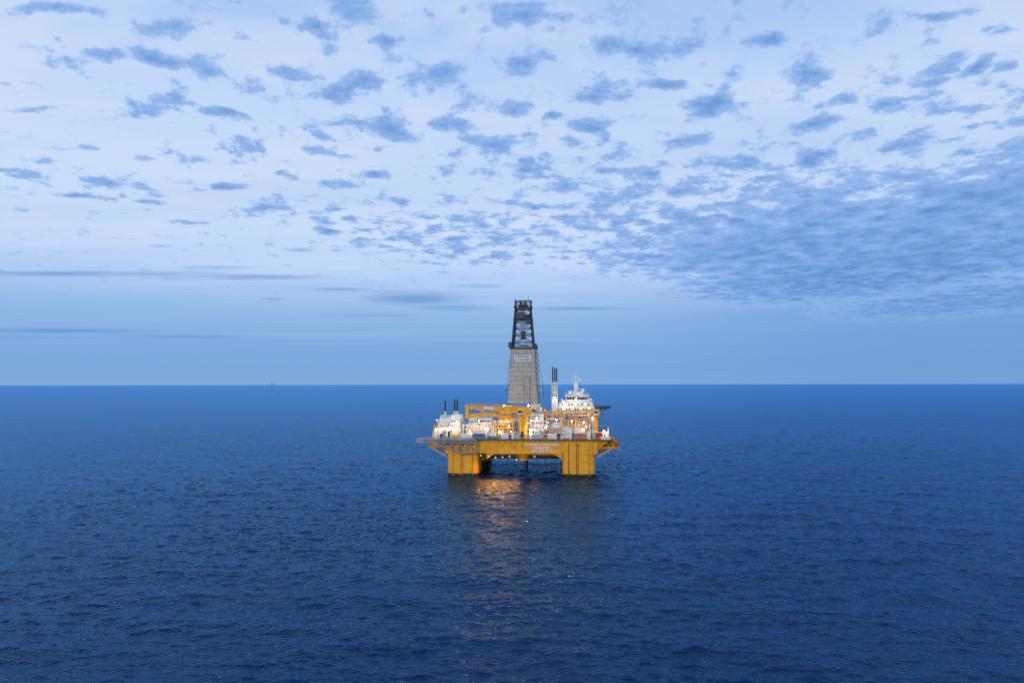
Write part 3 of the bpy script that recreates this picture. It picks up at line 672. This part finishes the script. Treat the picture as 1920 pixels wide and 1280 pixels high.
for i in range(30):
    lampat(random.uniform(-43,40),random.uniform(1,10),random.uniform(20,28),random.choice(['lampw','lampo','lampc','lampw']))
for x,y,z,pw in((-20,-1.0,10.4,2600),(-16,-1.0,10.0,3800),(-12.5,-1.2,9.4,4200),(-9,-1,9.6,4200),(-5.5,-1,10,3200),(-2,-1,8.4,1800),(7,-1,10.0,700)):
    e=MB(); e.beam((x,y+1.6,11.3),(x,y,z+.3),.14,'grey'); e.cyl((x,y,z-.1),(x,y,z+.35),.42,'grey',10,.2); e.cyl((x,y,z-.2),(x,y,z-.11),.36,'lampo',10)
    o=e.done('floodlight',rig)
    ld=bpy.data.lights.new('flood_light','SPOT'); ld.energy=pw*1.15; ld.color=(1,.20,.010); ld.shadow_soft_size=1.2; ld.spot_size=math.radians(140); ld.spot_blend=.6
    lo=bpy.data.objects.new('flood_light',ld); col.objects.link(lo); lo.parent=o; lo.location=(x,y-OY,z-1.3); lo.rotation_euler=(math.radians(-26),0,0)

sd=bpy.data.lights.new('sun','SUN'); sd.energy=1.15; sd.angle=math.radians(25); sd.color=(1,.87,.74)
so=bpy.data.objects.new('sun',sd); col.objects.link(so)
dv=Vector((.35,1,-.38)).normalized(); so.rotation_euler=dv.to_track_quat('-Z','Y').to_euler()

# ---------------------------------------------------------------- distant platform
M['haze']=paint('haze_tinted_steel',(.18,.35,.60),.8,(.16,.32,.54),.3)  # bluish air haze painted into the base colour of the far platform
def distant(name,x,y,s_,k,label):
    o=empty(name,(x,y,0)); o["label"]=label; o["category"]="oil rig"
    e=MB()
    for sx in(-1,1):
        for sy in(-1,1): e.box(sx*30-6,sx*30+6,sy*25-6,sy*25+6,-5,26,k)
    e.box(-48,48,-38,38,26,38,k); e.done('platform_body',o,off=False)
    e=MB(); e.truss((-5,0,38),(-5,.01,s_),13,13,k,6,4,2.); e.done('derrick',o,off=False)
    e=MB(); e.beam((35,0,38),(60,0,75),4,k); e.box(15,42,-20,20,38,52,k); e.done('crane',o,off=False)
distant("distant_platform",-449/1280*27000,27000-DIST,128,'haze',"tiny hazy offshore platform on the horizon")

# ---------------------------------------------------------------- sea
rs=[3,12,25,40,52]; r=60.
while r<250: rs.append(r); r+=.27
while r<70000: rs.append(r); r+=.27*(r/250)**2 if r<5000 else r*.15
rs.append(90000.)
rs=np.array(rs)
fa=np.radians(np.linspace(-43,43,1200)); co_=np.radians(np.arange(46,314,4.)); th=np.concatenate([fa,co_])
nr,na=len(rs),len(th)
dth=np.abs(np.diff(np.concatenate([th,[th[0]+2*np.pi]]))); drr=np.gradient(rs)
R_,T_=np.meshgrid(rs,th,indexing='ij')
Xs=(R_*np.sin(T_)); Ys=(R_*np.cos(T_)-DIST)
sp_=np.maximum(R_*np.minimum(dth,1)[None,:],drr[:,None]*.8)
H=np.zeros_like(Xs); DXs=np.zeros_like(Xs); DYs=np.zeros_like(Xs)
NW=100
lams=np.exp(np.linspace(math.log(.6),math.log(28),NW))*rng.uniform(.96,1.04,NW)
gust=1+.2*np.sin(Xs/61+.7)*np.sin(Ys/83+Xs/140)+.12*np.sin(Xs/23-Ys/31)
idx=np.searchsorted(rs,4000)
for i,lam in enumerate(lams):
    k=2*np.pi/lam; ang=rng.normal(math.radians(75),math.radians(44 if lam<10 else 28))
    sl_=.029*(1. if lam<6 else .42)
    a=sl_/k; kx,ky=k*math.cos(ang),k*math.sin(ang)
    ph=kx*Xs[:idx]+ky*Ys[:idx]+rng.uniform(0,6.28)
    att=np.clip((lam/sp_[:idx]-2.0)/2.0,0,1)*a*(gust[:idx] if lam<12 else 1)
    s_=np.sin(ph)*att; H[:idx]+=np.cos(ph)*att; DXs[:idx]-=math.cos(ang)*s_*.9; DYs[:idx]-=math.sin(ang)*s_*.9
V=np.stack([Xs+DXs,Ys+DYs,H],-1).reshape(-1,3)
ii,jj=np.meshgrid(np.arange(nr-1),np.arange(na),indexing='ij'); j2=(jj+1)%na
Fq=np.stack([ii*na+jj,ii*na+j2,(ii+1)*na+j2,(ii+1)*na+jj],-1).reshape(-1,4)
me=gridmesh('sea',V,Fq)
sea=bpy.data.objects.new('sea',me); col.objects.link(sea); sea["kind"]="structure"; sea["label"]="dark blue open sea with short wind chop"
m=bpy.data.materials.new('sea_water'); m.use_nodes=True; t=m.node_tree; t.nodes.clear(); n=t.nodes; l=t.links
g=n.new('ShaderNodeTexCoord')
def nz(scale,det,ro,sx=1,sy=1,rot=0):
    mp=n.new('ShaderNodeMapping'); l.new(g.outputs['Object'],mp.inputs[0]); mp.inputs['Scale'].default_value=(sx,sy,1); mp.inputs['Rotation'].default_value=(0,0,rot)
    q=n.new('ShaderNodeTexNoise'); l.new(mp.outputs[0],q.inputs['Vector']); q.inputs['Scale'].default_value=scale; q.inputs['Detail'].default_value=det; q.inputs['Roughness'].default_value=ro; return q.outputs['Fac']
bu=n.new('ShaderNodeBump'); bu.inputs['Distance'].default_value=.26; bu.inputs['Strength'].default_value=1; l.new(nz(1.1,3,.6,.8,1.1,.25),bu.inputs['Height'])
bu2=n.new('ShaderNodeBump'); bu2.inputs['Distance'].default_value=.75; bu2.inputs['Strength'].default_value=.8; l.new(nz(.22,4,.6,.7,1.2,.25),bu2.inputs['Height']); l.new(bu.outputs[0],bu2.inputs['Normal'])
pr=n.new('ShaderNodeMapRange'); l.new(nz(.006,4,.5,.5,1.4,.1),pr.inputs[0]); pr.inputs[1].default_value=.3; pr.inputs[2].default_value=.7
mx=n.new('ShaderNodeMix'); mx.data_type='RGBA'; l.new(pr.outputs[0],mx.inputs[0]); mx.inputs[6].default_value=(.0025,.011,.042,1); mx.inputs[7].default_value=(.0035,.015,.056,1)
df_=n.new('ShaderNodeBsdfDiffuse'); l.new(mx.outputs[2],df_.inputs[0]); 
gl=n.new('ShaderNodeBsdfGlossy'); gl.inputs['Color'].default_value=(.33,.65,1,1); gl.inputs['Roughness'].default_value=.10; l.new(bu2.outputs[0],gl.inputs['Normal'])
fr=n.new('ShaderNodeFresnel'); fr.inputs[0].default_value=1.333; l.new(bu2.outputs[0],fr.inputs['Normal'])
ms=n.new('ShaderNodeMixShader'); l.new(fr.outputs[0],ms.inputs[0]); l.new(df_.outputs[0],ms.inputs[1]); l.new(gl.outputs[0],ms.inputs[2])
om=n.new('ShaderNodeOutputMaterial'); l.new(ms.outputs[0],om.inputs[0])
me.materials.append(m)
